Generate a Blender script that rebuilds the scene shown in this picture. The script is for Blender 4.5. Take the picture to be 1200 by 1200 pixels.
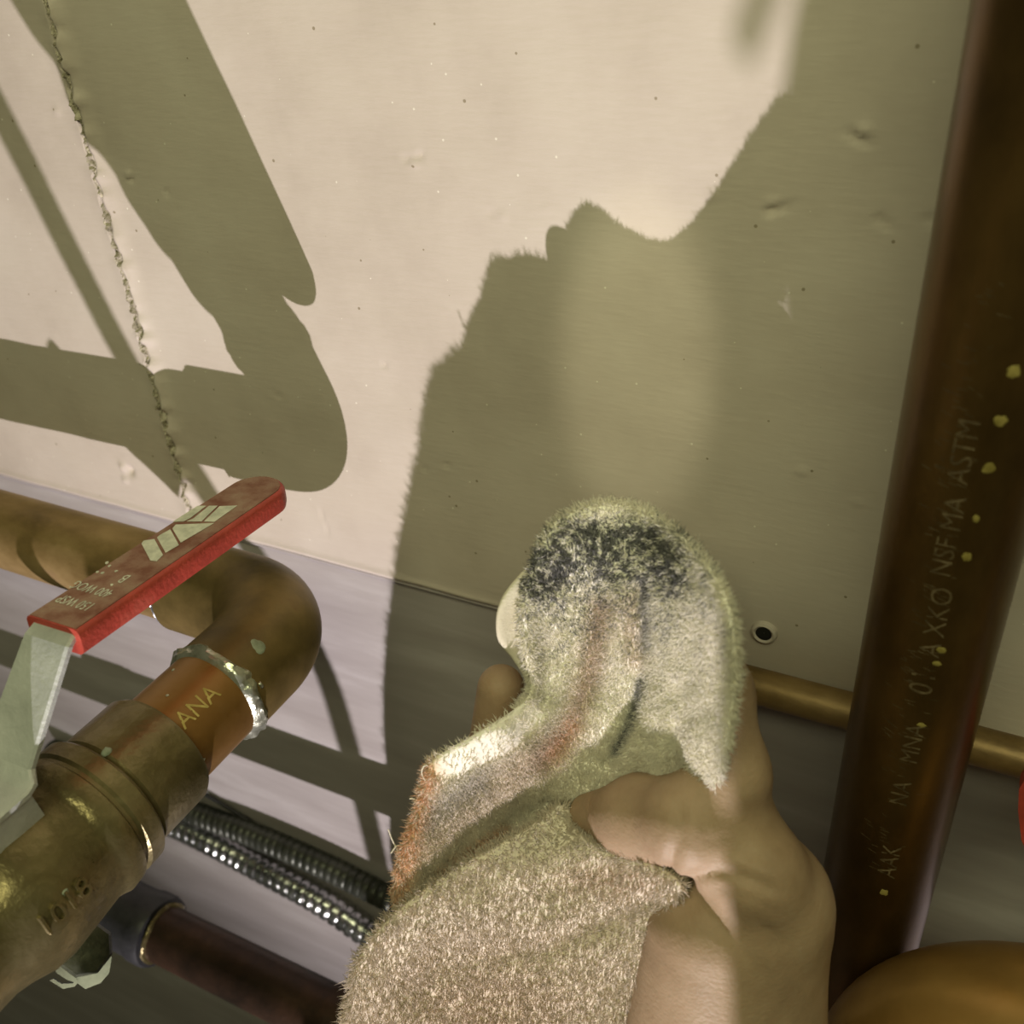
import bpy, math
import numpy as np
from mathutils import Matrix, Vector
for o in list(bpy.data.objects): bpy.data.objects.remove(o, do_unlink=True)
scene = bpy.context.scene
COL = scene.collection
rng = np.random.default_rng(7)

# ------------------------------------------------------------------ camera
FPX = 1157.0                      # focal length in pixels of the 1200 px frame
H0 = 1.5                          # camera height above the floor
_v = np.array([130., 1800., FPX]); _v /= np.linalg.norm(_v)
_h = np.array([-2530., -(FPX * FPX - 130 * 2530.) / 1800., FPX]); _h /= np.linalg.norm(_h)
RX, RZ = -_h, -_v
RY = np.cross(RZ, RX)
ROT = np.stack([RX, RY, RZ])      # camera axes -> room axes (x along wall, y into wall, z up)
cam_d = bpy.data.cameras.new('camera')
cam = bpy.data.objects.new('camera', cam_d); COL.objects.link(cam)
m = Matrix.Identity(4)
for i, c in enumerate([(1, 0, 0), (0, -1, 0), (0, 0, -1)]):
    w = ROT @ np.array(c, float)
    for k in range(3): m[k][i] = w[k]
m[2][3] = H0
cam.matrix_world = m
cam_d.sensor_width = 36.0; cam_d.sensor_fit = 'HORIZONTAL'
cam_d.lens = 36.0 * FPX / 1200.0
cam_d.clip_start = 0.01; cam_d.clip_end = 50
cam_d.dof.use_dof = True; cam_d.dof.focus_distance = 0.275; cam_d.dof.aperture_fstop = 17.0
scene.camera = cam

# ------------------------------------------------------------------ light
vs = scene.view_settings
vs.view_transform = 'Standard'; vs.look = 'None'; vs.gamma = 1.0; vs.use_curve_mapping = False
vs.exposure = 0.0
world = bpy.data.worlds.new('room_ambience'); scene.world = world
world.use_nodes = True
bg = world.node_tree.nodes['Background']
bg.inputs[0].default_value = (0.86, 0.84, 0.52, 1); bg.inputs[1].default_value = 0.075

LIGHT = np.array([.110, -.650, -.870])
sp = bpy.data.lights.new('work_light', 'SPOT')
sp.energy = 66.0; sp.color = (1.0, 0.905, 0.915); sp.shadow_soft_size = 0.0045
sp.spot_size = math.radians(57); sp.spot_blend = 1.0
spo = bpy.data.objects.new('work_light', sp); COL.objects.link(spo)
spo.location = (LIGHT[0], LIGHT[1], LIGHT[2] + H0)
spo.rotation_euler = (Vector((-.09, .232, -.10)) - Vector(LIGHT)).to_track_quat('-Z', 'Y').to_euler()

ar = bpy.data.lights.new('ceiling_fluorescent', 'AREA')
ar.shape = 'RECTANGLE'; ar.size = 0.6; ar.size_y = 0.16; ar.energy = 2.35; ar.color = (0.97, 0.97, 0.56)
aro = bpy.data.objects.new('ceiling_fluorescent', ar); COL.objects.link(aro)
aro.location = (0.02, -0.24, 0.36 + H0)
aro.rotation_euler = (Vector((-.1, .232, -.15)) - Vector((0.02, -0.24, 0.36))).to_track_quat('-Z', 'Y').to_euler()

pat = bpy.data.lights.new('phone_torch', 'SPOT'); pat.energy = .8; pat.color = (1.0, .95, .62); pat.shadow_soft_size = .004  # added spot, no known lamp; brightens the wall patch above the cloth
pat.spot_size = math.radians(21); pat.spot_blend = .75
pato = bpy.data.objects.new('phone_torch', pat); COL.objects.link(pato)
_tp = Vector((-.012, -.01, .02)); pato.location = _tp + Vector((0, 0, H0))
_ta = Vector(tuple(ROT @ np.array([745 - 600., 425 - 600., FPX]))) ; _ta = _ta * (.232 / _ta.y)
pato.rotation_euler = (_ta - _tp).to_track_quat('-Z', 'Y').to_euler(); pato.scale = (.50, 1.0, 1.0)

# ------------------------------------------------------------------ geometry helpers
WALL_Y = 0.232
def ray(px, py): return ROT @ np.array([px - 600., py - 600., FPX])
def atd(px, py, d): return ray(px, py) * (d / FPX)
def on_y(px, py, y): r = ray(px, py); return r * (y / r[1])
def on_plane(px, py, p0, n):
    r = ray(px, py); return r * (np.dot(p0, n) / np.dot(r, n))
def proj(P):
    c = np.asarray(P) @ ROT; return np.stack([600 + FPX * c[..., 0] / c[..., 2], 600 + FPX * c[..., 1] / c[..., 2]], -1)

def mesh_obj(name, verts, faces, material, parent=None, smooth=True, cols=None):
    verts = np.asarray(verts, float)
    base = np.array(parent['_b']) if parent is not None and '_b' in parent else None
    me = bpy.data.meshes.new(name)
    ob = bpy.data.objects.new(name, me); COL.objects.link(ob)
    if parent is None:
        lo, hi = verts.min(0), verts.max(0)
        b = np.array([(lo[0] + hi[0]) / 2, (lo[1] + hi[1]) / 2, lo[2]])
        ob.location = (b[0], b[1], b[2] + H0)
        ob['_b'] = b.tolist()
    else:
        b = base; ob.parent = parent; ob['_b'] = b.tolist()
    vl = (verts - b)
    if isinstance(faces, np.ndarray):
        n, k = faces.shape
        me.vertices.add(len(vl)); me.vertices.foreach_set('co', vl.astype(np.float32).ravel())
        me.loops.add(n * k); me.loops.foreach_set('vertex_index', faces.astype(np.int32).ravel())
        me.polygons.add(n); me.polygons.foreach_set('loop_start', np.arange(0, n * k, k, dtype=np.int32))
        me.update(calc_edges=True)
    else:
        me.from_pydata(vl.tolist(), [], faces); me.update()
    if smooth:
        me.polygons.foreach_set('use_smooth', np.ones(len(me.polygons), bool))
    if cols is not None:
        a = me.color_attributes.new('tint', 'FLOAT_COLOR', 'POINT')
        c4 = np.ones((len(vl), 4), np.float32); c4[:, :3] = cols
        a.data.foreach_set('color', c4.ravel())
    if smooth and not isinstance(faces, np.ndarray): me.set_sharp_from_angle(angle=math.radians(38))
    if material: me.materials.append(material)
    me.validate()
    return ob

def empty(name, base):
    o = bpy.data.objects.new(name, None); COL.objects.link(o)
    o.empty_display_size = 0.01
    o.location = (base[0], base[1], base[2] + H0); o['_b'] = [float(c) for c in base]
    return o
def tag(o, label, cat, group=None):
    o['label'] = label; o['category'] = cat
    if group: o['group'] = group
    return o

class MB:
    def __init__(s): s.v = []; s.f = []
    def add(s, v, f):
        n = len(s.v); s.v.extend([tuple(map(float, p)) for p in v]); s.f.extend([tuple(i + n for i in q) for q in f]); return s
    def obj(s, name, mt, parent=None, smooth=True): return mesh_obj(name, s.v, s.f, mt, parent, smooth)

def frame(d):
    d = np.asarray(d, float); d = d / np.linalg.norm(d)
    a = np.array([0, 0, 1.]) if abs(d[2]) < .9 else np.array([1., 0, 0])
    u = np.cross(a, d); u /= np.linalg.norm(u); return d, u, np.cross(d, u)

def lathe(prof, origin, axis, seg=48, cap=True):
    d, u, w = frame(axis); o = np.asarray(origin, float); v = []; f = []
    for s, r in prof:
        for k in range(seg):
            a = 2 * math.pi * k / seg; v.append(o + d * s + (u * math.cos(a) + w * math.sin(a)) * r)
    for i in range(len(prof) - 1):
        for k in range(seg):
            k2 = (k + 1) % seg; f.append((i * seg + k, i * seg + k2, (i + 1) * seg + k2, (i + 1) * seg + k))
    if cap:
        f.append(tuple(range(seg))[::-1]); f.append(tuple((len(prof) - 1) * seg + k for k in range(seg)))
    return v, f

def tube(pts, rad, seg=24, cap=True):
    pts = np.asarray(pts, float); n = len(pts); v = []; f = []
    rad = np.full(n, rad) if np.isscalar(rad) else np.asarray(rad)
    T = np.gradient(pts, axis=0); T /= np.linalg.norm(T, axis=1)[:, None]
    _, u, w = frame(T[0])
    for i in range(n):
        u = u - T[i] * np.dot(u, T[i]); u /= np.linalg.norm(u); w = np.cross(T[i], u)
        for k in range(seg):
            a = 2 * math.pi * k / seg; v.append(pts[i] + (u * math.cos(a) + w * math.sin(a)) * rad[i])
    for i in range(n - 1):
        for k in range(seg):
            k2 = (k + 1) % seg; f.append((i * seg + k, i * seg + k2, (i + 1) * seg + k2, (i + 1) * seg + k))
    if cap:
        f.append(tuple(range(seg))[::-1]); f.append(tuple((n - 1) * seg + k for k in range(seg)))
    return v, f

def prism(poly, e):
    """polygon (list of 3d) extruded by vector e"""
    n = len(poly); poly = [np.asarray(p, float) for p in poly]; e = np.asarray(e, float)
    v = poly + [p + e for p in poly]
    f = [tuple(range(n))[::-1], tuple(range(n, 2 * n))] + [(i, (i + 1) % n, n + (i + 1) % n, n + i) for i in range(n)]
    return v, f

def spline(pts, n):
    """Catmull-Rom through pts"""
    p = np.asarray(pts, float); p = np.vstack([2 * p[0] - p[1], p, 2 * p[-1] - p[-2]])
    out = []; m_ = len(p) - 3
    for t in np.linspace(0, m_ - 1e-9, n):
        i = int(t); s = t - i; a, b, c, d = p[i:i + 4]
        out.append(.5 * (2 * b + (c - a) * s + (2 * a - 5 * b + 4 * c - d) * s * s + (3 * b - a - 3 * c + d) * s ** 3))
    return np.array(out)

def text_mesh(body, size, extrude=0.0):
    cu = bpy.data.curves.new('lettering', 'FONT'); cu.body = body; cu.size = size; cu.extrude = extrude
    cu.align_x = 'CENTER'; cu.align_y = 'CENTER'; cu.resolution_u = 3
    ob = bpy.data.objects.new('lettering', cu); COL.objects.link(ob)
    bpy.context.view_layer.update()
    dg = bpy.context.evaluated_depsgraph_get(); me = ob.evaluated_get(dg).to_mesh()
    v = np.array([x.co[:] for x in me.vertices]); f = [tuple(p.vertices) for p in me.polygons]
    ob.evaluated_get(dg).to_mesh_clear(); bpy.data.objects.remove(ob); bpy.data.curves.remove(cu)
    return v, f

def surface_nets(val, lo, step):
    """val<0 inside; returns verts, quads"""
    s = val < 0; nx, ny, nz = val.shape
    c = np.zeros((nx - 1, ny - 1, nz - 1), np.int8)
    corners = [(i, j, k) for i in (0, 1) for j in (0, 1) for k in (0, 1)]
    def sl(i, j, k): return (slice(i, nx - 1 + i), slice(j, ny - 1 + j), slice(k, nz - 1 + k))
    for q in corners: c += s[sl(*q)]
    act = np.argwhere((c > 0) & (c < 8))
    idx = np.full(c.shape, -1, np.int32); idx[tuple(act.T)] = np.arange(len(act))
    P = np.zeros((len(act), 3)); N = np.zeros(len(act))
    for a in corners:
        for ax in range(3):
            if a[ax]: continue
            b = list(a); b[ax] = 1
            va = val[tuple((act + a).T)]; vb = val[tuple((act + b).T)]
            mk = (va < 0) != (vb < 0); t = np.where(mk, va / np.where(mk, va - vb, 1), 0)
            p = np.tile(np.array(a, float), (len(act), 1)); p[:, ax] = t
            P[mk] += p[mk]; N[mk] += 1
    V = (act + P / N[:, None]) * step + lo
    Q = []
    for ax in range(3):
        o1, o2 = (ax + 1) % 3, (ax + 2) % 3
        hi = [slice(1, n - 1) for n in val.shape]; h0 = list(hi); h1 = list(hi)
        h0[ax] = slice(0, val.shape[ax] - 1); h1[ax] = slice(1, val.shape[ax])
        A = s[tuple(h0)]; B = s[tuple(h1)]
        e = np.argwhere(A != B); flip = A[tuple(e.T)]
        off = np.array([1, 1, 1]); off[ax] = 0; e = e + off
        def cell(d1, d2):
            g = e.copy(); g[:, o1] += d1; g[:, o2] += d2; return idx[tuple(g.T)]
        q = np.stack([cell(-1, -1), cell(0, -1), cell(0, 0), cell(-1, 0)], 1)
        q[~flip] = q[~flip][:, ::-1]; Q.append(q)
    return V, np.concatenate(Q)

def vnoise(p, scale, seed=0):
    """cheap smooth value noise in numpy, about -1..1"""
    p = np.asarray(p, float) * scale; i = np.floor(p).astype(np.int64); f = p - i; f = f * f * (3 - 2 * f)
    def hsh(a):
        h = np.zeros(a.shape[:-1], np.int64) + seed * 1013
        for k in range(a.shape[-1]): h = (h * 73856093 + a[..., k] * (19349663 + 83492791 * k)) & 0x7fffffff; h ^= h >> 13
        return ((h * 1274126177) & 0x7fffffff) / 0x7fffffff * 2 - 1
    out = 0; dim = p.shape[-1]
    for cidx in range(2 ** dim):
        b = np.array([(cidx >> k) & 1 for k in range(dim)])
        w_ = np.prod(np.where(b, f, 1 - f), -1); out = out + w_ * hsh(i + b)
    return out

# ------------------------------------------------------------------ materials
def rgb(h):
    c = [int(h[i:i + 2], 16) / 255 for i in (0, 2, 4)]
    return tuple(x / 12.92 if x <= .04045 else ((x + .055) / 1.055) ** 2.4 for x in c)
def mat(name, stops, rough=.5, metal=0., nscale=20., detail=6., stretch=(1, 1, 1), bump=0., bscale=200., rvar=0., spec=.5, attr=False, ndist=0., sss=0., bstretch=None, bdist=.001):
    """principled material; colour = noise through a ramp of stops [(pos, rgb)]"""
    mt = bpy.data.materials.new(name); mt.use_nodes = True; nt = mt.node_tree; N = nt.nodes; Lk = nt.links
    b = N['Principled BSDF']; tc = N.new('ShaderNodeTexCoord')
    mp = N.new('ShaderNodeMapping'); mp.inputs['Scale'].default_value = stretch; Lk.new(tc.outputs['Object'], mp.inputs['Vector'])
    if attr:
        at = N.new('ShaderNodeVertexColor'); at.layer_name = 'tint'; Lk.new(at.outputs['Color'], b.inputs['Base Color'])
    else:
        n = N.new('ShaderNodeTexNoise'); n.inputs['Scale'].default_value = nscale; n.inputs['Detail'].default_value = detail; n.inputs['Distortion'].default_value = ndist
        n.inputs['Roughness'].default_value = .62
        Lk.new(mp.outputs['Vector'], n.inputs['Vector'])
        r = N.new('ShaderNodeValToRGB'); Lk.new(n.outputs['Fac'], r.inputs['Fac'])
        el = r.color_ramp.elements
        while len(el) < len(stops): el.new(.5)
        for e, (p, c) in zip(el, stops): e.position = p; e.color = (*c, 1)
        Lk.new(r.outputs['Color'], b.inputs['Base Color'])
        if rvar:
            mr = N.new('ShaderNodeMapRange'); mr.inputs['To Min'].default_value = rough - rvar; mr.inputs['To Max'].default_value = rough + rvar
            Lk.new(n.outputs['Fac'], mr.inputs['Value']); Lk.new(mr.outputs['Result'], b.inputs['Roughness'])
    b.inputs['Roughness'].default_value = rough; b.inputs['Metallic'].default_value = metal
    b.inputs['Specular IOR Level'].default_value = spec
    if sss:
        b.inputs['Subsurface Weight'].default_value = sss; b.inputs['Subsurface Radius'].default_value = (1, .4, .25); b.inputs['Subsurface Scale'].default_value = .003
    if bump:
        n2 = N.new('ShaderNodeTexNoise'); n2.inputs['Scale'].default_value = bscale; n2.inputs['Detail'].default_value = 5
        m2 = N.new('ShaderNodeMapping'); m2.inputs['Scale'].default_value = bstretch or stretch; Lk.new(tc.outputs['Object'], m2.inputs['Vector']); Lk.new(m2.outputs['Vector'], n2.inputs['Vector'])
        bp = N.new('ShaderNodeBump'); bp.inputs['Strength'].default_value = bump; bp.inputs['Distance'].default_value = bdist
        Lk.new(n2.outputs['Fac'], bp.inputs['Height']); Lk.new(bp.outputs['Normal'], b.inputs['Normal'])
    return mt

M = {}
M['board'] = mat('tan_board', [(.30, (.47, .405, .345)), (.5, (.55, .482, .415)), (.72, (.61, .545, .475))], .62, nscale=14, bump=.22, bscale=420, bstretch=(.35, 1, 1.6), spec=.3, bdist=.0006)
def add_specks(mt, scale, lo_, hi_, dark, light):
    nt = mt.node_tree; N = nt.nodes; b = N['Principled BSDF']; src = b.inputs['Base Color'].links[0].from_socket
    tc = N.new('ShaderNodeTexCoord'); prev = src
    for sc, thr, col in ((scale, lo_, dark), (scale * 1.37, hi_, light)):
        vo = N.new('ShaderNodeTexVoronoi'); vo.inputs['Scale'].default_value = sc; nt.links.new(tc.outputs['Object'], vo.inputs['Vector'])
        lt = N.new('ShaderNodeMath'); lt.operation = 'LESS_THAN'; lt.inputs[1].default_value = thr; nt.links.new(vo.outputs['Distance'], lt.inputs[0])
        mx = N.new('ShaderNodeMixRGB'); mx.inputs[2].default_value = (*col, 1); nt.links.new(lt.outputs[0], mx.inputs[0]); nt.links.new(prev, mx.inputs[1]); prev = mx.outputs[0]
    nt.links.new(prev, b.inputs['Base Color'])
add_specks(M['board'], 110, .05, .05, (.30, .25, .18), (.74, .69, .60))
M['sheet'] = mat('grey_sheet', [(.28, (.33, .295, .29)), (.52, (.40, .365, .36)), (.72, (.50, .47, .47))], .5, nscale=26, stretch=(.35, 1, 2.2), bump=.15, bscale=300, spec=.45, rvar=.12, bdist=.0006)
M['caulk'] = mat('cracked_caulk', [(.35, (.16, .14, .08)), (.55, (.48, .43, .33)), (.7, (.66, .60, .48))], .8, nscale=380, bump=.6, bscale=900)
M['hole'] = mat('black_hole', [(.4, (.008, .008, .008)), (.7, (.03, .03, .028))], .5)
M['copper'] = mat('tarnished_copper', [(.28, (.15, .095, .036)), (.46, (.29, .19, .075)), (.62, (.41, .28, .125)), (.78, (.36, .22, .13))], .5, metal=.45, nscale=26, stretch=(1, 1.6, 1.6), bump=.15, bscale=240, rvar=.14)
M['elbow'] = mat('brown_copper_fitting', [(.28, (.06, .042, .014)), (.48, (.15, .105, .034)), (.66, (.23, .16, .055)), (.8, (.18, .10, .045))], .48, metal=.4, nscale=38, bump=.22, bscale=180, rvar=.13)
M['orange_copper'] = mat('orange_copper', [(.25, (.17, .09, .025)), (.5, (.30, .16, .045)), (.75, (.36, .21, .08))], .36, metal=.5, nscale=32, bump=.1, bscale=200, rvar=.1)
M['bronze'] = mat('cast_bronze', [(.25, (.085, .066, .028)), (.48, (.19, .155, .07)), (.68, (.28, .235, .12)), (.82, (.21, .15, .08))], .31, metal=.62, nscale=40, bump=.35, bscale=330, rvar=.12)
M['solder'] = mat('silver_solder', [(.3, (.36, .38, .28)), (.6, (.72, .74, .62))], .28, metal=.85, nscale=180, bump=.6, bscale=260)
M['verdigris'] = mat('verdigris', [(.35, (.20, .24, .16)), (.65, (.38, .44, .34))], .7, nscale=200)
M['zinc'] = mat('zinc_steel', [(.3, (.44, .46, .43)), (.6, (.60, .62, .59)), (.8, (.68, .70, .67))], .5, metal=.35, nscale=60, bump=.2, bscale=700, rvar=.12)
M['red_grip'] = mat('dusty_red_vinyl', [(.3, (.30, .045, .03)), (.55, (.47, .065, .045)), (.75, (.54, .13, .09))], .48, nscale=70, bump=.25, bscale=800, spec=.4)
M['red_dust'] = mat('dust_on_red_vinyl', [(.36, (.20, .085, .06)), (.52, (.28, .155, .115)), (.7, (.34, .23, .17))], .8, nscale=150, bump=.3, bscale=900, spec=.2)
M['white_print'] = mat('white_print', [(.35, (.46, .47, .38)), (.6, (.70, .70, .58))], .7, nscale=220)
M['yellow_print'] = mat('faded_yellow_print', [(.4, (.40, .31, .08)), (.65, (.62, .50, .17))], .7, nscale=300)
M['dull_yellow'] = mat('dull_yellow_paint', [(.4, (.20, .155, .03)), (.65, (.32, .26, .07))], .7, nscale=300)
M['pale_print'] = mat('scratched_pale_print', [(.4, (.07, .045, .018)), (.6, (.14, .10, .05)), (.75, (.26, .21, .13))], .6, nscale=300)
M['dark_copper'] = mat('dark_brown_copper', [(.3, (.018, .012, .008)), (.5, (.05, .026, .015)), (.66, (.095, .046, .026)), (.8, (.065, .03, .02))], .42, metal=.45, nscale=30, bump=.2, bscale=300, rvar=.12)
M['rubber'] = mat('black_rubber', [(.35, (.018, .018, .022)), (.7, (.05, .05, .055))], .45, nscale=60, bump=.2, bscale=300)
M['big_copper'] = mat('dark_amber_copper', [(.25, (.030, .017, .007)), (.45, (.085, .048, .015)), (.62, (.155, .088, .027)), (.8, (.10, .055, .02))], .33, metal=.7, nscale=22, stretch=(1, 1, .5), bump=.12, bscale=160, rvar=.1)
M['amber_copper'] = mat('amber_copper', [(.25, (.28, .155, .045)), (.5, (.46, .27, .085)), (.75, (.56, .35, .125))], .32, metal=.6, nscale=18, bump=.1, bscale=160, rvar=.08)
M['steel_flex'] = mat('flexible_steel', [(.3, (.20, .21, .20)), (.6, (.50, .51, .50)), (.8, (.70, .70, .68))], .24, metal=.95, nscale=90, rvar=.08)
M['dark_flex'] = mat('dark_flexible_conduit', [(.3, (.030, .034, .026)), (.7, (.09, .095, .075))], .4, metal=.5, nscale=90)
M['black_wire'] = mat('black_wire', [(.3, (.015, .015, .015)), (.7, (.04, .04, .04))], .5)
M['galv'] = mat('galvanised_clamp', [(.3, (.22, .23, .25)), (.6, (.48, .49, .53))], .33, metal=.85, nscale=90, rvar=.1)
M['bolt'] = mat('dark_bolt', [(.3, (.03, .035, .02)), (.7, (.13, .14, .09))], .45, metal=.4, nscale=160, bump=.3, bscale=500)
M['skin'] = mat('skin', [(.32, (.30, .205, .128)), (.5, (.365, .255, .162)), (.68, (.42, .30, .20))], .58, nscale=55, bump=.35, bscale=900, bstretch=(1, .6, 1.4), spec=.35, sss=.12, bdist=.0005)
M['nail'] = mat('fingernail', [(.4, (.42, .31, .17)), (.6, (.48, .36, .21))], .35, nscale=50)
M['terry'] = mat('terry_pile', None, .9, attr=True, spec=.1)
def add_translucent(mt, w):
    nt = mt.node_tree; out = [n for n in nt.nodes if n.type == 'OUTPUT_MATERIAL'][0]; b = nt.nodes['Principled BSDF']
    t = nt.nodes.new('ShaderNodeBsdfTranslucent'); mx = nt.nodes.new('ShaderNodeMixShader'); mx.inputs[0].default_value = w
    src = b.inputs['Base Color'].links[0].from_socket; nt.links.new(src, t.inputs['Color'])
    nt.links.new(b.outputs[0], mx.inputs[1]); nt.links.new(t.outputs[0], mx.inputs[2]); nt.links.new(mx.outputs[0], out.inputs['Surface'])
add_translucent(M['terry'], .5)
M['cloth'] = mat('cloth_backing', None, .9, attr=True, spec=.1, bump=.4, bscale=900)
M['hem'] = mat('cream_hem', [(.3, (.66, .60, .46)), (.7, (.76, .71, .57))], .8, nscale=60, bump=.3, bscale=1400, bstretch=(1, 1, 3))
M['sleeve'] = mat('dark_sleeve', [(.3, (.03, .035, .05)), (.7, (.06, .065, .085))], .9, nscale=80)
M['concrete'] = mat('concrete_floor', [(.3, (.22, .21, .18)), (.6, (.34, .32, .28))], .85, nscale=8, bump=.2, bscale=80)

# ------------------------------------------------------------------ setting
SEAM_Z = -.2105; CRACK_X = -.2735
v, f = prism([(-1.6, WALL_Y + .0025, -H0), (1.3, WALL_Y + .0025, -H0), (1.3, WALL_Y + .0025, .9), (-1.6, WALL_Y + .0025, .9)], (0, .06, 0))
wall = mesh_obj('wall_back', v, f, M['sheet'], None, False)
wall['kind'] = 'structure'; wall['label'] = 'back wall of tan boards over a grey metal sheet behind the pipes'
v, f = prism([(-1.6, WALL_Y + .06, -H0), (1.3, WALL_Y + .06, -H0), (1.3, -2.2, -H0), (-1.6, -2.2, -H0)], (0, 0, -.05))
fl = mesh_obj('floor', v, f, M['concrete'], None, False); fl['kind'] = 'structure'; fl['label'] = 'plain concrete floor below the pipes'

def board(name, xs, zs, edge_x):
    """wall board with bevelled, ragged edge along the crack and small dents; front at WALL_Y"""
    X, Z = np.meshgrid(xs, zs, indexing='ij'); Y = np.full(X.shape, WALL_Y)
    pz = np.stack([X, Z], -1)
    Y += .00022 * vnoise(pz, 60, 3) + .0004 * vnoise(pz, 14, 4)
    # torn edge at the crack: ragged outline and a curled lip
    de = np.abs(X - edge_x)
    side = 1 if edge_x == xs[0] else -1
    rag = (.0009 * vnoise(np.stack([Z * 0, Z], -1), 420, 8) + .0006 * vnoise(np.stack([Z * 0, Z], -1), 1100, 9))
    near = np.exp(-(de / .0016) ** 2)
    X = X + near * (rag + side * .0010)
    Y -= (.0021 if side > 0 else .0006) * np.exp(-(de / .0038) ** 2) * (1 + .6 * vnoise(np.stack([Z * 0, Z], -1), 300, 10))
    # dents, blisters and chips
    for px, py, w_, h_, a, ang in DENTS:
        c = on_y(px, py, WALL_Y); dx, dz = X - c[0], Z - c[2]
        ca, sa = math.cos(ang), math.sin(ang); u, q = dx * ca + dz * sa, -dx * sa + dz * ca
        Y += a * np.exp(-(u / w_) ** 2 - (q / h_) ** 2)
    # seam lip at the bottom
    Y -= .0007 * np.exp(-((Z - zs[0]) / .0015) ** 2)
    nx, nz = X.shape
    V = np.stack([X, Y, Z], -1).reshape(-1, 3); idx = np.arange(nx * nz).reshape(nx, nz)
    F = np.stack([idx[:-1, :-1], idx[1:, :-1], idx[1:, 1:], idx[:-1, 1:]], -1).reshape(-1, 4)
    rim = np.concatenate([idx[:, 0], idx[-1, 1:], idx[-2::-1, -1], idx[0, -2:0:-1]])
    back = V[rim].copy(); back[:, 1] = WALL_Y + .0026
    n0 = len(V); k = len(rim); V = np.vstack([V, back]); j = np.arange(k)
    F2 = np.stack([rim[j], n0 + j, n0 + (j + 1) % k, rim[(j + 1) % k]], -1)
    return mesh_obj(name, V, np.vstack([F, F2]), M['board'], wall, True)
# px, py, half sizes (m), depth (m, + into wall), angle
DENTS = [(1003, 160, .0022, .0006, .0016, -.5), (1012, 152, .0012, .0010, -.0013, 0), (1020, 166, .0018, .0005, .0007, .1),
         (905, 246, .0011, .0010, .0016, .3), (918, 243, .0022, .0005, .0011, .35), (904, 238, .0012, .0008, -.0010, .2),
         (1031, 256, .0009, .0008, .0012, 0), (1041, 265, .0014, .0005, .0009, -.5), (1090, 258, .0011, .0006, .0016, 0),
         (478, 188, .0016, .0005, .0009, -.3), (492, 182, .0016, .0005, .0009, .5), (485, 192, .0014, .0008, -.0008, 0),
         (150, 206, .0012, .0009, -.0016, .2), (152, 210, .0012, .0007, .0016, .2),
         (195, 226, .0010, .0005, .0010, -.6), (207, 246, .0008, .0004, .0008, -.4), (323, 463, .0018, .0004, .0008, -.2),
         (152, 552, .0022, .0018, .0022, .5), (145, 548, .0012, .0020, -.0018, .4), (147, 562, .0012, .0010, -.0014, 0),
         (590, 253, .0008, .0007, -.0008, 0), (450, 428, .0006, .0006, .0010, 0), (523, 545, .0007, .0006, .0012, 0), (498, 550, .0006, .0005, .0010, 0),
         (66, 130, .0010, .0008, -.0009, .2), (835, 228, .0010, .0008, -.0007, 0), (940, 552, .0012, .0010, -.0007, 0), (1005, 588, .0010, .0006, -.0006, 0),
         (640, 246, .0007, .0005, -.0006, 0), (575, 250, .0006, .0006, .0008, 0), (380, 612, .0005, .0055, .0007, .15)]
zf = np.concatenate([np.arange(SEAM_Z, .006, .00115), np.linspace(.008, .9, 24)])
board('board', np.concatenate([np.arange(CRACK_X + .0008, .045, .00115), np.linspace(.05, 1.3, 30)]), zf, CRACK_X + .0008)
board('board', np.concatenate([np.linspace(-1.6, -.41, 30), np.arange(-.405, CRACK_X - .0008, .00115), [CRACK_X - .0008]]), zf, CRACK_X - .0008)
# cracked caulk in the vertical joint: one lumpy bead
zz = np.arange(SEAM_Z, .1, .0007); V = []; n = 9
for i, z in enumerate(zz):
    w_ = .0021 + .0012 * vnoise(np.array([[z]]), 330, 2)[0]; ox = .0007 * vnoise(np.array([[z]]), 160, 5)[0]
    for k in range(n):
        t = k / (n - 1) * 2 - 1
        lump = .0012 * vnoise(np.array([[z * 1.0, t * .0022]]), 700, 6)[0] + .0006 * vnoise(np.array([[z, t * .002]]), 1700, 7)[0]
        V.append((CRACK_X + ox + t * w_, WALL_Y + .0006 - .0020 * (1 - t * t) - lump * (1.2 - t * t), z))
F = [(i * n + k, i * n + k + 1, (i + 1) * n + k + 1, (i + 1) * n + k) for i in range(len(zz) - 1) for k in range(n - 1)]
cb = mesh_obj('caulk_bead', V, F, M['caulk'], wall, False); cb['label'] = 'cracked caulk bead in the vertical board joint'
# folded lip of the metal sheet just below the boards
v, f = tube([(-1.6, WALL_Y + .0012, SEAM_Z - .0016), (1.3, WALL_Y + .0012, SEAM_Z - .0016)], .0011, 10)
mesh_obj('sheet_lip', v, f, M['sheet'], wall)
# round hole with a rim
hc = on_y(896, 740, WALL_Y)
v, f = lathe([(-.0012, .0024), (-.0017, .0030), (-.0012, .0037), (.0004, .0041)], hc, (0, 1, 0), 28, False)
rim_o = mesh_obj('hole_rim', v, f, M['board'], wall)
v, f = lathe([(-.0008, .0001), (-.0008, .0027)], hc, (0, 1, 0), 28, False)
mesh_obj('hole', v, f, M['hole'], wall)

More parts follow.
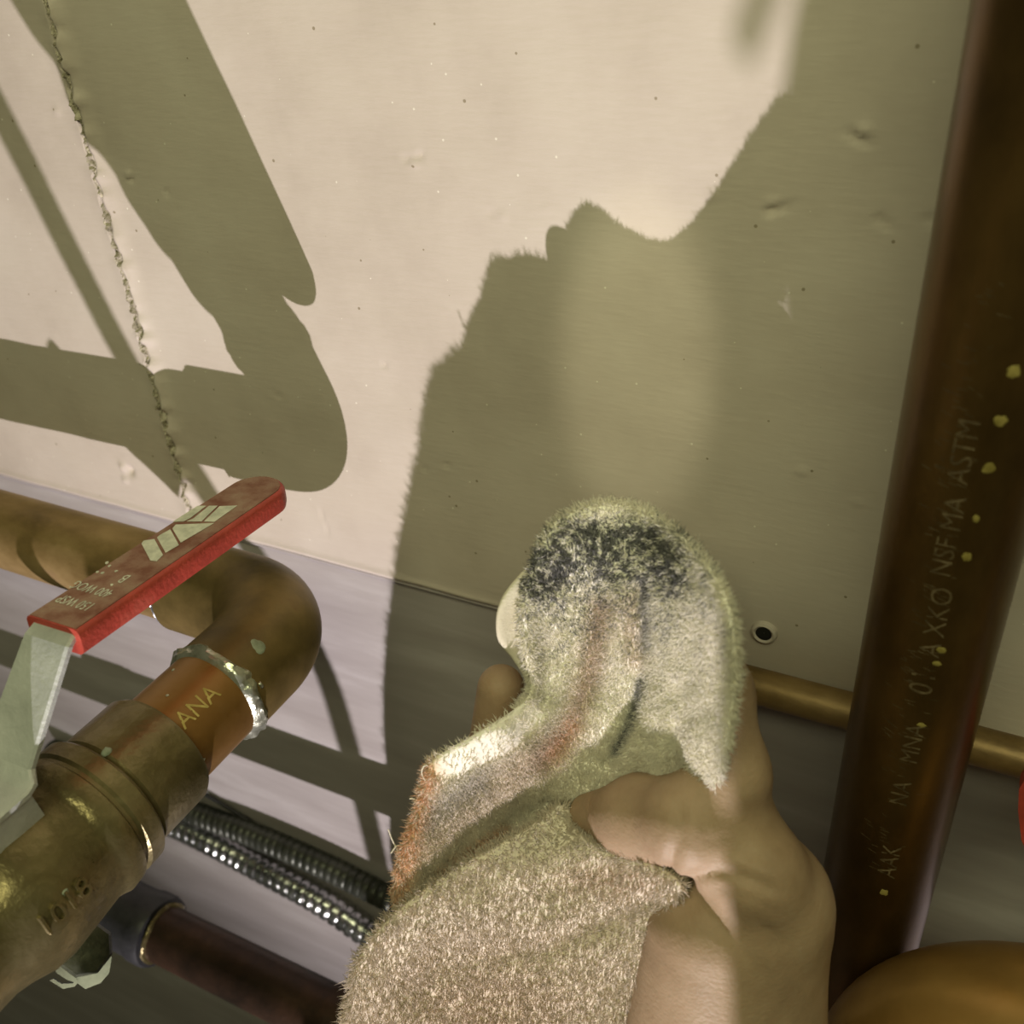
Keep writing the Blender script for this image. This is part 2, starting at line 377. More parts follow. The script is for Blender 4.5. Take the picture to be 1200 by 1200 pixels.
# ------------------------------------------------------------------ copper run with elbow (left)
PY, PZ, PR = .187, -.197, .0143
VX, VZ = -.185, -.196
def ring_lumps(center, axis, r0, wid, amp, seed, seg=96, n=7, taper=None):
    d, u, w_ = frame(axis); V = []
    for i in range(n):
        t = i / (n - 1) * 2 - 1
        for k in range(seg):
            a = 2 * math.pi * k / seg
            nn = vnoise(np.array([[math.cos(a) * 2.2, math.sin(a) * 2.2]]), 1.6, seed)[0]
            ww = wid * (1 + .35 * nn)
            r = r0 + amp * (1 - t * t) * (1 + .5 * vnoise(np.array([[math.cos(a) * 6, math.sin(a) * 6, t * 2]]), 1.2, seed + 1)[0]) - (.0006 if abs(t) == 1 else 0)
            V.append(np.asarray(center) + d * (t * ww + .0010 * nn) + (u * math.cos(a) + w_ * math.sin(a)) * r)
    F = [(i * seg + k, i * seg + (k + 1) % seg, (i + 1) * seg + (k + 1) % seg, (i + 1) * seg + k) for i in range(n - 1) for k in range(seg)]
    return V, F

run = tag(empty('copper_pipe', (-.4, PY, PZ - PR)), 'tarnished copper pipe along the wall at left, turning through an elbow toward the valve', 'pipe')
BR = .0235                                     # bend radius of the elbow
v, f = tube([(-1.5, PY, PZ), (VX - BR - .016, PY, PZ)], PR, 56)
mesh_obj('pipe', v, f, M['copper'], run)
ER = .0163
arc = [np.array([VX - BR - .024, PY, PZ])] + [np.array([VX - BR, PY, PZ])] + \
      [np.array([VX - BR + BR * math.sin(a), PY - BR + BR * math.cos(a), PZ + (VZ - PZ) * a / 1.5708]) for a in np.linspace(.08, 1.5708, 20)] + [np.array([VX, .1490, VZ])]
el = MB(); arc = np.array(arc)
rr = np.full(len(arc), ER); rr[2:-1] = ER + .0004 * np.sin(np.linspace(0, math.pi, len(arc) - 3))
v, f = tube(arc, rr, 56); el.add(v, f)
elbow = el.obj('elbow', M['elbow'], run)
v, f = ring_lumps((VX - BR - .0245, PY, PZ), (1, 0, 0), .0146, .0013, .0014, 31)
mesh_obj('solder_ring', v, f, M['galv'], run)
v, f = tube([(VX, .1495, VZ), (VX, .118, VZ)], .0150, 56)
stub = mesh_obj('stub_pipe', v, f, M['orange_copper'], run)
v, f = ring_lumps((VX, .1482, VZ), (0, 1, 0), .0152, .0028, .0019, 11)
sr = mesh_obj('solder_ring', v, f, M['solder'], run); sr['label'] = 'bright silver solder ring'
# verdigris spots and solder splashes as thin lenses on the metal
def blob_on(P, n, rx, ry, h, mt, name, parent, seed=0, tang=None):
    n = np.asarray(n, float); n /= np.linalg.norm(n); _, u, w_ = frame(n) if tang is None else (n, np.asarray(tang), np.cross(n, tang))
    V = [np.asarray(P) + n * h]; K = 18
    for j, s in enumerate((.5, .85, 1.0)):
        for k in range(K):
            a = 2 * math.pi * k / K; q = 1 + .25 * vnoise(np.array([[math.cos(a), math.sin(a)]]), 2, seed)[0]
            V.append(np.asarray(P) + u * rx * s * q * math.cos(a) + w_ * ry * s * q * math.sin(a) + n * (h * (1 - s ** 2) - .0003 * (s == 1)))
    F = [(0, 1 + k, 1 + (k + 1) % K) for k in range(K)]
    for j in range(2): F += [(1 + j * K + k, 1 + (j + 1) * K + k, 1 + (j + 1) * K + (k + 1) % K, 1 + j * K + (k + 1) % K) for k in range(K)]
    return mesh_obj(name, V, F, mt, parent)
def on_vpipe(px, py, R, axis='y', c=(VX, VZ)):
    """pixel -> point on a cylinder along y (c = x,z)"""
    r = ray(px, py); A = r[0] ** 2 + r[2] ** 2; B = -2 * (r[0] * c[0] + r[2] * c[1]); C = c[0] ** 2 + c[1] ** 2 - R * R
    t = (-B - math.sqrt(max(B * B - 4 * A * C, 0))) / (2 * A); P = r * t
    return P, np.array([P[0] - c[0], 0, P[2] - c[1]]) / R
for (px, py, R, rx, ry, h, mt, nm, sd) in [(303, 758, ER, .0021, .0026, .0003, 'verdigris', 'verdigris_spot', 1), (306, 803, ER, .0007, .0012, .0006, 'solder', 'solder_drop', 2),
        (232, 887, .0150, .0008, .0022, .0006, 'solder', 'solder_drop', 3), (236, 893, .0150, .0014, .0010, .0006, 'solder', 'solder_drop', 7), (196, 815, .0150, .0005, .0005, .0004, 'solder', 'solder_drop', 4),
        (196, 852, .0150, .0006, .0006, .0004, 'solder', 'solder_drop', 5), (203, 785, .0150, .0006, .0005, .0004, 'solder', 'solder_drop', 6), (163, 848, .0150, .0052, .0026, .0003, 'verdigris', 'verdigris_spot', 8)]:
    P, nn = on_vpipe(px, py, R); blob_on(P, nn, rx, ry, h, M[mt], nm, run, sd)
# yellow pipe stamp, wrapped round the stub
def wrap_y(v, y0, a0, R, flip=1):
    """text x -> along +y, text y -> around the pipe"""
    a = a0 + flip * v[:, 1] / R; rad = R + .00018 + v[:, 2]
    return np.stack([VX + rad * np.sin(a), y0 + v[:, 0], VZ + rad * np.cos(a)], -1)
P, nn = on_vpipe(232, 828, .0150); a0 = math.atan2(P[0] - VX, P[2] - VZ)
v, f = text_mesh('ANA', .0070); v = wrap_y(v, P[1], a0, .0150, -1)
lt = mesh_obj('pipe_stamp', v, f, M['yellow_print'], run, False); lt['label'] = 'faded yellow letters printed on the pipe'

# ------------------------------------------------------------------ ball valve
valve = tag(empty('ball_valve', (VX, .07, VZ - .022)), 'bronze ball valve with a red lever handle, at the left edge', 'valve')
prof = [(.1245, .0150), (.1240, .0172), (.1225, .0181), (.1065, .0181), (.1056, .0172), (.1048, .0172), (.1044, .0196), (.1036, .0203), (.0992, .0204), (.0984, .0196), (.0974, .0196), (.0966, .0208), (.0930, .0212), (.0912, .0204), (.0895, .0199),
        (.0800, .0209), (.0740, .0215), (.0690, .0210), (.0640, .0190), (.0600, .0180), (.0540, .0180), (.0480, .0205), (.0360, .0208), (.0340, .0186), (.0150, .0182), (.0130, .0150)]
v, f = lathe([(-a, r) for a, r in prof], (VX, 0, VZ), (0, -1, 0), 72)
body = mesh_obj('valve_body', v, f, M['bronze'], valve)
v, f = lathe([(0, .0150), (.62, .0150)], (VX, .016, VZ), (0, -1, 0), 48)
mesh_obj('inlet_pipe', v, f, M['copper'], valve)
P, nn = on_vpipe(73, 1062, .0206); a0 = math.atan2(P[0] - VX, P[2] - VZ)
v, f = text_mesh('1018', .0072, .0008); v = wrap_y(v, P[1], a0, .0212, -1)
mesh_obj('cast_number', v, f, M['bronze'], body, False)
for (px, py, rx, ry, sd) in [(118, 893, .0012, .0026, 21), (112, 905, .0022, .0016, 22), (125, 880, .0014, .0012, 23), (115, 922, .0009, .0016, 24), (76, 1046, .0011, .0009, 25)]:
    P, nn = on_vpipe(px, py, .0182 if py < 1000 else .0210); blob_on(P, nn, rx, ry, .0007, M['verdigris'], 'mineral_deposit', body, sd)
HX = -.1808
# stem and packing nut
v, f = lathe([(0, .0085), (.012, .0085), (.012, .0070), (.017, .0070)], (HX - .0075, .062, VZ + .012), (0, 0, 1), 32)
mesh_obj('stem_bonnet', v, f, M['bronze'], valve)
# lever: zinc steel strip, bent up from the hub, vinyl grip toward the wall
LT = np.array([0., .0785, -.0050]); LT /= np.linalg.norm(LT)          # direction of the grip, toward the wall
LN = np.cross(np.array([1., 0, 0]), LT)                              # top normal
G0 = np.array([HX - .0016, .1070, -.1378]); GL = .0800
XW = np.array([1., .030, 0.]); XW /= np.linalg.norm(XW)
def strip(center_line, hw, th):
    """bent flat bar with bevelled edges; center line lies on the top face"""
    C = np.asarray(center_line, float); T = np.gradient(C, axis=0); T /= np.linalg.norm(T, axis=1)[:, None]
    hw = np.full(len(C), hw) if np.isscalar(hw) else hw; V = []; F = []
    for i in range(len(C)):
        nrm = np.cross(XW, T[i]); nrm /= np.linalg.norm(nrm); h = hw[i]; b = min(.0006, th * .25)
        for u, q in ((-h + b, 0), (h - b, 0), (h, -b), (h, -th + b), (h - b, -th), (-h + b, -th), (-h, -th + b), (-h, -b)):
            V.append(C[i] + XW * u + nrm * q)
    n = 8
    for i in range(len(C) - 1):
        F += [(i * n + k, i * n + (k + 1) % n, (i + 1) * n + (k + 1) % n, (i + 1) * n + k) for k in range(n)]
    F += [tuple(range(n))[::-1], tuple((len(C) - 1) * n + k for k in range(n))]
    return V, F
hub_z = -.1672
cl = [np.array([HX - .0075, .040, hub_z]), np.array([HX - .0075, .056, hub_z]), np.array([HX - .0070, .0830, hub_z]), np.array([HX - .0068, .0850, hub_z + .0006]), np.array([HX - .0066, .0868, hub_z + .0022]),
      G0 - LT * .003 + np.array([0, 0, -.0030]), G0 + LT * .001 + np.array([0, 0, -.0010]), G0 + LT * .04 + LN * -.0012]
v, f = strip(cl, np.array([.006, .0115, .0115, .0108, .0082, .0070, .0066, .0060]), .0024)
lever = mesh_obj('lever', v, f, M['zinc'], valve, False); lever['label'] = 'zinc plated steel lever strip'
# stop tab turned down from the hub, and lever nut
tb = MB()
tb.add(*prism([(HX + .0036, .0840, hub_z - .0004), (HX + .0040, .0600, hub_z - .0004), (HX + .0040, .0600, hub_z - .0075), (HX + .0040, .0700, hub_z - .0080), (HX + .0040, .0725, hub_z - .0130), (HX + .0040, .0770, hub_z - .0140), (HX + .0036, .0850, hub_z - .0100)], (-.0022, 0, 0)))
tb.obj('stop_tab', M['zinc'], lever, False)
v, f = lathe([(0, .0075), (.005, .0075), (.0058, .0066)], (HX - .0075, .060, hub_z), (0, 0, 1), 6)
mesh_obj('lever_nut', v, f, M['galv'], lever, False)
# grip: stadium outline, rounded section
HWG = .0085; TH = .0072
def grip_ring(u, inset, dz):
    pts = []
    for t in np.linspace(0, GL - HWG, 14): pts.append((t, HWG - u))
    for a in np.linspace(math.pi / 2, -math.pi / 2, 18)[1:-1]: pts.append((GL - HWG + (HWG - u) * math.cos(a), (HWG - u) * math.sin(a)))
    for t in np.linspace(GL - HWG, 0, 14): pts.append((t, -(HWG - u)))
    return [G0 + LT * (p + (inset if p == 0 else 0)) + XW * q + LN * dz for p, q in pts]
lay = [(.0016, 0, 0), (.0007, 0, -.0003), (.0001, 0, -.0012), (0, 0, -.0026), (0, 0, -TH + .0024), (.0004, 0, -TH + .0008), (.0016, 0, -TH)]
V = []; F = []; k = None
for L_ in lay:
    rg = grip_ring(*L_); k = len(rg); V += rg
for i in range(len(lay) - 1): F += [(i * k + j, (i + 1) * k + j, (i + 1) * k + (j + 1) % k, i * k + (j + 1) % k) for j in range(k)]
F += [tuple(range(k)), tuple((len(lay) - 1) * k + j for j in range(k))[::-1]]
grip = mesh_obj('grip', V, F, M['red_grip'], lever); grip['label'] = 'red vinyl grip with white lettering and a dusty top'
# film of dust that has settled on the top of the grip
rg = grip_ring(.0012, .0004, .00012); rb = grip_ring(.0012, .0004, -.0002); k = len(rg)
mesh_obj('dust_film', rg + rb, [tuple(range(k))] + [(j, k + j, k + (j + 1) % k, (j + 1) % k) for j in range(k)], M['red_dust'], grip, False)
GP = G0 + LN * .00022
def gpx(px, py): return on_plane(px, py, GP, LN)
logo = [[(135, 575), (160, 545), (265, 530), (352, 690), (290, 752), (225, 745)], [(292, 515), (320, 490), (425, 432), (512, 590), (378, 668)],
        [(445, 425), (480, 385), (865, 370), (530, 566)], [(450, 356), (700, 196), (785, 196), (625, 320), (560, 352)], [(590, 352), (655, 325), (815, 196), (900, 196), (740, 352)], [(765, 352), (920, 200), (1098, 194), (870, 356)]]
for pl in logo:
    pts = [gpx(150 + a / 8.571, 570 + b / 8.571) for a, b in pl]
    mesh_obj('logo_patch', *prism(pts, LN * .00008), M['white_print'], grip, False)
def grip_text(s, px, py, size, sq=1.0):
    c = gpx(px, py); v, f = text_mesh(s, size)
    # upside down for the camera: text x runs toward -x, text up runs toward the camera
    V = [c - XW * q[0] * .80 - LT * q[1] * sq + LN * .00006 for q in v]
    o = mesh_obj('lettering', V, f, M['white_print'], grip, False); return o
grip_text('150 WSP', 89, 706, .0035, 1.3)
grip_text('400 WOG', 108, 690, .0035, 1.3)
grip_text('B', 146, 678, .0040, 1.3)
for px, py in ((114, 670), (128, 663), (136, 669), (125, 659), (131, 685), (120, 671)):
    blob_on(gpx(px, py), LN, .0005, .0004, .0001, M['white_print'], 'paint_speck', grip, px)

# ------------------------------------------------------------------ lower brown pipe
BY, BZ, BRD = .158, -.3825, .0121
def x_on_pipe(px, py, y=BY, z=BZ):
    r = ray(px, py); xs = np.linspace(-1.2, .3, 6001); q = proj(np.stack([xs, np.full(6001, y), np.full(6001, z)], -1))
    return xs[np.argmin(np.abs(q[:, 0] - px))]
lp = tag(empty('brown_pipe', (-.4, BY, BZ - BRD)), 'dark brown copper pipe with a black rubber sleeve, at the bottom left', 'pipe')
xr = x_on_pipe(388, 1180)
v, f = tube([(-1.4, BY, BZ), (-.05, BY, BZ)], BRD, 48); mesh_obj('pipe', v, f, M['dark_copper'], lp)
xs0, xs1 = x_on_pipe(120, 1060), x_on_pipe(190, 1098)
v, f = lathe([(-.020, .0123), (-.0195, .0156), (.004, .0160), (.0055, .0150), (.0075, .0157), (.0095, .0150), (xs1 - xs0 - .010, .0150), (xs1 - xs0 - .008, .0158), (xs1 - xs0 - .002, .0158), (xs1 - xs0, .0150), (xs1 - xs0 + .0004, .0123)], (xs0, BY, BZ), (1, 0, 0), 56)
mesh_obj('rubber_sleeve', v, f, M['rubber'], lp)
v, f = ring_lumps((xs1 + .0012, BY, BZ), (1, 0, 0), .0125, .0009, .0010, 41); mesh_obj('solder_ring', v, f, M['bronze'], lp)
v, f = lathe([(0, .0122), (.0004, .0136), (.020, .0138), (.022, .0130)], (xr, BY, BZ), (1, 0, 0), 48)
mesh_obj('coupling', v, f, M['dark_copper'], lp)

# clamp with bolt beside the sleeve
CB = atd(85, 1112, .315); cbx = np.array([.92, .20, -.33]); cbx /= np.linalg.norm(cbx)
clamp = tag(empty('pipe_clamp', CB - np.array([0, 0, .02])), 'small galvanised clamp with a dark bolt under the bronze valve', 'clamp')
cn = -ray(85, 1112); cn /= np.linalg.norm(cn)
def cpx(px, py, off=0.): return on_plane(px, py, CB + cn * off, cn)
arc_in = [(76, 1085), (77, 1105), (84, 1125), (97, 1138), (110, 1135), (119, 1120), (124, 1105)]
arc_out = [(131, 1122), (128, 1140), (118, 1152), (100, 1159), (92, 1153), (78, 1148), (66, 1140), (60, 1120), (58, 1095)]
v, f = prism([cpx(*p) for p in arc_in + arc_out], -cn * .012); mesh_obj('strap', v, f, M['galv'], clamp, False)
v, f = prism([cpx(*p, .001) for p in [(58, 1149), (63, 1147), (72, 1153), (86, 1152), (87, 1144), (92, 1150), (88, 1156), (74, 1159)]], -cn * .010); mesh_obj('strap_lip', v, f, M['galv'], clamp, False)
cc = cpx(100, 1112, .000)
v, f = lathe([(-.006, .0085), (.0015, .0085), (.004, .0075), (.0052, .0045), (.0054, .0005)], cc, cn, 8); mesh_obj('bolt', v, f, M['bolt'], clamp)
v, f = tube([cpx(62, 1122, -.006), cpx(8, 1146, -.004), cpx(-60, 1172, -.002)], .0034, 16); mesh_obj('rod', v, f, M['galv'], clamp)

# ------------------------------------------------------------------ flexible conduits, stripe
def corrugated(pts, r, pitch, depth, seg=20):
    p = spline(pts, 60); d = np.concatenate([[0], np.cumsum(np.linalg.norm(np.diff(p, axis=0), axis=1))])
    n = int(d[-1] / pitch) * 6; s = np.linspace(0, d[-1], n)
    q = np.stack([np.interp(s, d, p[:, k]) for k in range(3)], -1)
    ph = (s / pitch) % 1
    return tube(q, r - depth * np.clip(np.abs(ph - .5) * 4 - 1.2, 0, 1), seg)
CY = .2262
v, f = corrugated([on_y(a, b, CY) for a, b in [(60, 905), (140, 940), (215, 970), (300, 1014), (380, 1058), (430, 1092), (500, 1135), (600, 1195)]], .0072, .0050, .0017)
tag(mesh_obj('steel_conduit', v, f, M['steel_flex']), 'shiny ribbed steel flexible conduit, the lower of the two', 'conduit', 'flexible conduits')
v, f = corrugated([on_y(a, b, CY + .0012) for a, b in [(60, 878), (140, 915), (215, 948), (300, 980), (380, 1015), (440, 1045), (520, 1085), (620, 1135)]], .0062, .0042, .0010)
tag(mesh_obj('dark_conduit', v, f, M['dark_flex']), 'dark grey ribbed flexible conduit just above the shiny steel one', 'conduit', 'flexible conduits')
v, f = tube(spline([on_y(a, b, .2325) for a, b in [(100, 872), (221, 921), (312, 973), (400, 1014), (459, 1042), (600, 1100)]], 40), .0011, 10)  # thin black tube along the dark line above the conduits
tag(mesh_obj('thin_wire', v, f, M['black_wire']), 'thin black wire running above the dark ribbed conduit', 'wire')
# armoured cable that hangs out of frame, in the beam of the work light
def toward_light(sx, sz, t):
    S = np.array([sx * WALL_Y, WALL_Y, sz * WALL_Y]); return LIGHT + (S - LIGHT) * t
v, f = corrugated([toward_light(a, b, .70) for a, b in [(-1.50, .25), (-1.40, -.05), (-1.335, -.26), (-1.235, -.60), (-1.135, -.82), (-.985, -1.115), (-.945, -1.356), (-.93, -1.8), (-.95, -2.3)]], .0042, .0046, .0012, 14)
tag(mesh_obj('armoured_cable', v, f, M['steel_flex']), 'armoured cable below the frame whose ribbed shadow crosses the wall at left', 'cable')
v, f = tube(spline([toward_light(-.270, -.145, .52), toward_light(-.245, -.07, .52), toward_light(-.222, .02, .52), toward_light(-.20, .12, .52), toward_light(-.17, .30, .53)], 24), .0016, 10)  # unseen cord, added to cast the blurred streak on the wall
tag(mesh_obj('cord_end', v, f, M['black_wire']), 'loose cord end below the frame, casting the blurred streak at top', 'cord')

# ------------------------------------------------------------------ right side: riser, thin pipe, big elbow, red lever
RXX, RYY, RR = -.0012, .1955, .0143
riser = tag(empty('copper_riser', (RXX, RYY, -.6)), 'thick dark vertical copper pipe with worn lettering, at right', 'pipe')
v, f = tube([(RXX, RYY, -.62), (RXX, RYY, .7)], RR, 72); mesh_obj('pipe', v, f, M['big_copper'], riser)
def on_riser(px, py, R=RR):
    r = ray(px, py); A = r[0] ** 2 + r[1] ** 2; B = -2 * (r[0] * RXX + r[1] * RYY); C = RXX ** 2 + RYY ** 2 - R * R
    P = r * ((-B - math.sqrt(max(B * B - 4 * A * C, 0))) / (2 * A)); return P, math.atan2(P[0] - RXX, -(P[1] - RYY))
def riser_text(s, px, py, size):
    P, a0 = on_riser(px, py); v, f = text_mesh(s, size)
    a = a0 - v[:, 1] / RR * 1.0; rad = RR + .00012      # reads upward along the pipe, letter tops to the left
    V = np.stack([RXX + rad * np.sin(a), RYY - rad * np.cos(a), P[2] + v[:, 0]], -1)
    return mesh_obj('pipe_stamp', V, f, M['pale_print'], riser, False)
for s, px, py, sz in [('AAK', 1043, 1010, .0062), ('NA', 1056, 930, .0058), ('MNA', 1070, 872, .0056), ('01', 1082, 800, .0070), ('A XKO', 1098, 730, .0060), ('NSF MA', 1112, 630, .0056), ('ASTM', 1130, 530, .0056)]:
    riser_text(s, px, py, sz)
for i, (px, py, rx, ry) in enumerate([(1172, 493, .0013, .0013), (1158, 549, .0013, .0013), (1188, 436, .0013, .0015), (1133, 653, .0010, .0012), (1144, 608, .0007, .0010), (1103, 762, .0012, .0009), (1098, 778, .0010, .0008), (1080, 850, .0010, .0007), (1036, 1046, .0012, .0014)]):
    P, a = on_riser(px, py); blob_on(P, (math.sin(a), -math.cos(a), 0), rx, ry, .0002, M['dull_yellow'], 'paint_spot', riser, i)
# scratches: short horizontal nicks along one side
nk = MB()
for i in range(150):
    t = rng.random(); px = 1160 - 130 * t + rng.normal(0, 16); py = 330 + 690 * t
    P, a = on_riser(px, py); w_ = (.0008 + .0018 * rng.random()) / RR; tl = rng.normal(.0003, .0003); h = .00012
    q = [(a - w_ / 2, 0), (a + w_ / 2, -tl), (a + w_ / 2, -tl + h), (a - w_ / 2, h * 1.5)]
    nk.add([(RXX + (RR + .0001) * math.sin(b), RYY - (RR + .0001) * math.cos(b), P[2] + z) for b, z in q], [(0, 1, 2, 3)])
o = nk.obj('scratches', M['pale_print'], riser, False); o['kind'] = 'stuff'

tp = tag(empty('thin_copper_pipe', (.2, .2262, -.2225)), 'thin copper pipe running along the wall behind the riser at right', 'pipe')
TPZ = None
a_, b_ = on_y(950, 821, .2262), None; TPZ = a_[2]; TR = .0056
v, f = tube([(-.062, .2262, TPZ), (1.0, .2262, TPZ)], TR, 36); mesh_obj('pipe', v, f, M['copper'], tp)
v, f = lathe([(0, .003), (.0005, .0058), (.002, .0068), (.014, .0068), (.0145, .0056)], (-.072, .2262, TPZ), (1, 0, 0), 32); mesh_obj('end_cap', v, f, M['elbow'], tp)

# big elbow at the lower right corner, nearer than the riser
be = tag(empty('large_copper_elbow', atd(1100, 1300, .24)), 'large rounded copper elbow in the bottom right corner', 'pipe')
BER = .0262
bc = atd(1094, 1205, .245)
arc = [bc + np.array([0, 0, -.20]), bc + np.array([0, 0, -.03])]
for a in np.linspace(0, math.pi / 2, 18): arc.append(bc + np.array([.034 - .034 * math.cos(a), 0, -.030 + .034 * math.sin(a)]))
arc += [bc + np.array([.055, 0, .004])]
v, f = tube(arc, BER, 64); mesh_obj('elbow', v, f, M['amber_copper'], be)
v, f = tube([bc + np.array([.045, 0, .004]), bc + np.array([.6, 0, .004])], BER - .0022, 56); mesh_obj('pipe', v, f, M['amber_copper'], be)

# red lever of a second valve, reaching in at the right edge
rv = tag(empty('small_valve', atd(1330, 1010, .27)), 'small valve whose red lever just enters at the right edge', 'valve')
c0 = on_y(1330, 960, .2262)
v, f = lathe([(-.022, .0075), (-.021, .0095), (-.014, .0095), (-.012, .0085), (-.008, .0110), (.008, .0110), (.012, .0085), (.014, .0095), (.021, .0095), (.022, .0075)], (c0[0], .2262, TPZ), (1, 0, 0), 32)
mesh_obj('valve_body', v, f, M['bronze'], rv)
v, f = lathe([(0, .004), (.026, .004)], (c0[0], .2262, TPZ), (0, -1, 0), 20); mesh_obj('stem', v, f, M['bronze'], rv)
q0 = np.array([c0[0], .199, TPZ]); Q = [on_plane(px, py, q0, np.array([0, 1., 0])) for px, py in [(1194, 925), (1193, 950), (1197, 985), (1206, 1005), (1240, 1010), (1345, 1000), (1350, 940), (1250, 915), (1206, 905)]]
v, f = prism(Q, (0, .005, 0)); o = mesh_obj('red_lever', v, f, M['red_grip'], rv, False)

# ------------------------------------------------------------------ person's hand
def cap_sdf(P, a, b, ra, rb):
    ab = b - a; t = np.clip(((P - a) @ ab) / np.dot(ab, ab), 0, 1)
    return np.linalg.norm(P - a - t[..., None] * ab, axis=-1) - (ra + (rb - ra) * t)
def smin(a, b, k):
    h = np.clip(.5 + .5 * (b - a) / k, 0, 1); return b + (a - b) * h - k * h * (1 - h)
J = lambda px, py, d: atd(px, py, d)
fingers = {
    'index': ([(870, 1035, .250), (856, 905, .2265), (838, 810, .2255), (800, 700, .2420), (770, 655, .2480)], [.0102, .0084, .0080, .0076, .0064]),
    'middle': ([(815, 1050, .268), (775, 900, .2700), (745, 790, .2690), (710, 700, .2650), (690, 660, .2640)], [.0108, .0092, .0090, .0082, .0068]),
    'ring': ([(765, 1075, .280), (712, 930, .2850), (680, 830, .2810), (655, 745, .2730), (645, 715, .2700)], [.0102, .0088, .0086, .0078, .0066]),
    'little': ([(722, 1110, .290), (630, 985, .2930), (577, 890, .2830), (587, 806, .2710)], [.0096, .0080, .0075, .0066]),
}
thumb = ([(866, 1225, .248), (910, 1064, .2330), (886, 1022, .2262), (808, 964, .2280), (752, 956, .2395), (690, 953, .2515)], [.0165, .0118, .0110, .0104, .0094, .0052])
palm = [((862, 1225, .254), (870, 1060, .254), .0165, .0135), ((820, 1240, .264), (815, 1075, .270), .0170, .0125), ((790, 1250, .274), (765, 1100, .282), .0165, .0115), ((770, 1260, .282), (725, 1125, .290), .0150, .0105)]
wrist = [((855, 1225, .258), (868, 1370, .262), .0215, .0200), ((810, 1235, .272), (835, 1370, .274), .0190, .0190), ((868, 1370, .262), (905, 1560, .262), .0210, .0235)]
prims = []
for nm, (pts, rad) in fingers.items():
    for i in range(len(pts) - 1): prims.append((nm, J(*pts[i]), J(*pts[i + 1]), rad[i], rad[i + 1]))
for i in range(len(thumb[0]) - 1): prims.append(('thumb', J(*thumb[0][i]), J(*thumb[0][i + 1]), thumb[1][i], thumb[1][i + 1]))
for a, b, r1, r2 in palm + wrist: prims.append(('palm', J(*a), J(*b), r1, r2))
# flesh: ball of the thumb, web, knuckle
prims.append(('thumb', J(838, 1092, .2330), J(842, 1215, .2410), .0142, .0172))
prims.append(('thumb', J(812, 1088, .2370), J(800, 1215, .2470), .0112, .0145))
prims.append(('thumb', J(880, 1090, .2340), J(885, 1215, .2430), .0138, .0150))
prims.append(('thumb', J(924, 1038, .2330), J(930, 1080, .2360), .0086, .0084))
prims.append(('thumb', J(905, 1100, .2400), J(908, 1220, .2490), .0125, .0125))
prims.append(('palm', J(848, 962, .2330), J(888, 1016, .2360), .0092, .0100))
prims.append(('palm', J(872, 1020, .247), J(915, 1090, .246), .0085, .0105))
prims.append(('thumb', J(772, 974, .2370), J(738, 970, .2430), .0086, .0076))
allp = np.array([p for q in prims for p in q[1:3]])
lo = allp.min(0) - .026; hi = allp.max(0) + .026; st = .00115
g = [np.arange(lo[k], hi[k], st) for k in range(3)]
G = np.stack(np.meshgrid(*g, indexing='ij'), -1)
part = {}
for nm, a, b, r1, r2 in prims:
    mn = np.minimum(a, b) - max(r1, r2) - .012; mx = np.maximum(a, b) + max(r1, r2) + .012
    i0 = np.clip(((mn - lo) / st).astype(int), 0, None); i1 = np.minimum(((mx - lo) / st).astype(int) + 2, G.shape[:3])
    s_ = tuple(slice(int(x), int(y)) for x, y in zip(i0, i1))
    if nm not in part: part[nm] = np.full(G.shape[:3], .05)
    part[nm][s_] = smin(part[nm][s_], cap_sdf(G[s_], a, b, r1, r2), .0045 if nm != 'palm' else .008)
hand = part['palm']
for nm in ('index', 'middle', 'ring', 'little'): hand = smin(hand, part[nm], .0045)
hand = smin(hand, part['thumb'], .0055)
# skin creases: thin grooves carved where the photo shows folds at the thumb joints
def groove(poly, d, r, depth):
    pts = spline([J(px, py, d0) for (px, py), d0 in zip(poly, d)], 4 * len(poly))
    mn = pts.min(0) - .012; mx = pts.max(0) + .012
    i0 = np.clip(((mn - lo) / st).astype(int), 0, None); i1 = np.minimum(((mx - lo) / st).astype(int) + 2, G.shape[:3])
    s_ = tuple(slice(int(x), int(y)) for x, y in zip(i0, i1)); g_ = G[s_]
    zc = g_ @ ROT[:, 2]; q2 = g_ / zc[..., None]; p2 = pts / (pts @ ROT[:, 2])[:, None]; zm = (pts @ ROT[:, 2]).mean()
    dd_ = np.full(g_.shape[:3], 1e9)
    for a, b in zip(p2[:-1], p2[1:]):
        ab = b - a; t = np.clip(((q2 - a) @ ab) / (ab @ ab), 0, 1); dd_ = np.minimum(dd_, np.linalg.norm(q2 - a - t[..., None] * ab, axis=-1))
    hand[s_] += depth * np.exp(-(dd_ * zm / r) ** 2) * (np.abs(zc - zm) < .012)
groove([(795, 945), (798, 972), (791, 996), (784, 1026)], [.221, .221, .223, .226], .0012, .0013)
groove([(797, 1036), (828, 1022), (862, 1024), (908, 1044)], [.222, .220, .221, .224], .0013, .0016)
groove([(835, 1008), (865, 1000), (900, 1008)], [.220, .221, .223], .0012, .0007)
groove([(840, 1040), (870, 1046), (908, 1068)], [.220, .220, .223], .0011, .0006)
groove([(828, 990), (850, 985), (880, 992)], [.221, .221, .223], .0010, .0004)
for k in range(8):
    x0, y0 = 828 + 13 * k, 1068 + 11 * (k % 4)
    groove([(x0, y0), (x0 + 26, y0 + 34), (x0 + 40, y0 + 62)], [.221, .223, .227], .0007, .0004)
for k in range(4):
    groove([(568 + 3 * k, 812 + 12 * k), (562 + 4 * k, 842 + 8 * k)], [.264, .268], .0006, .0003)
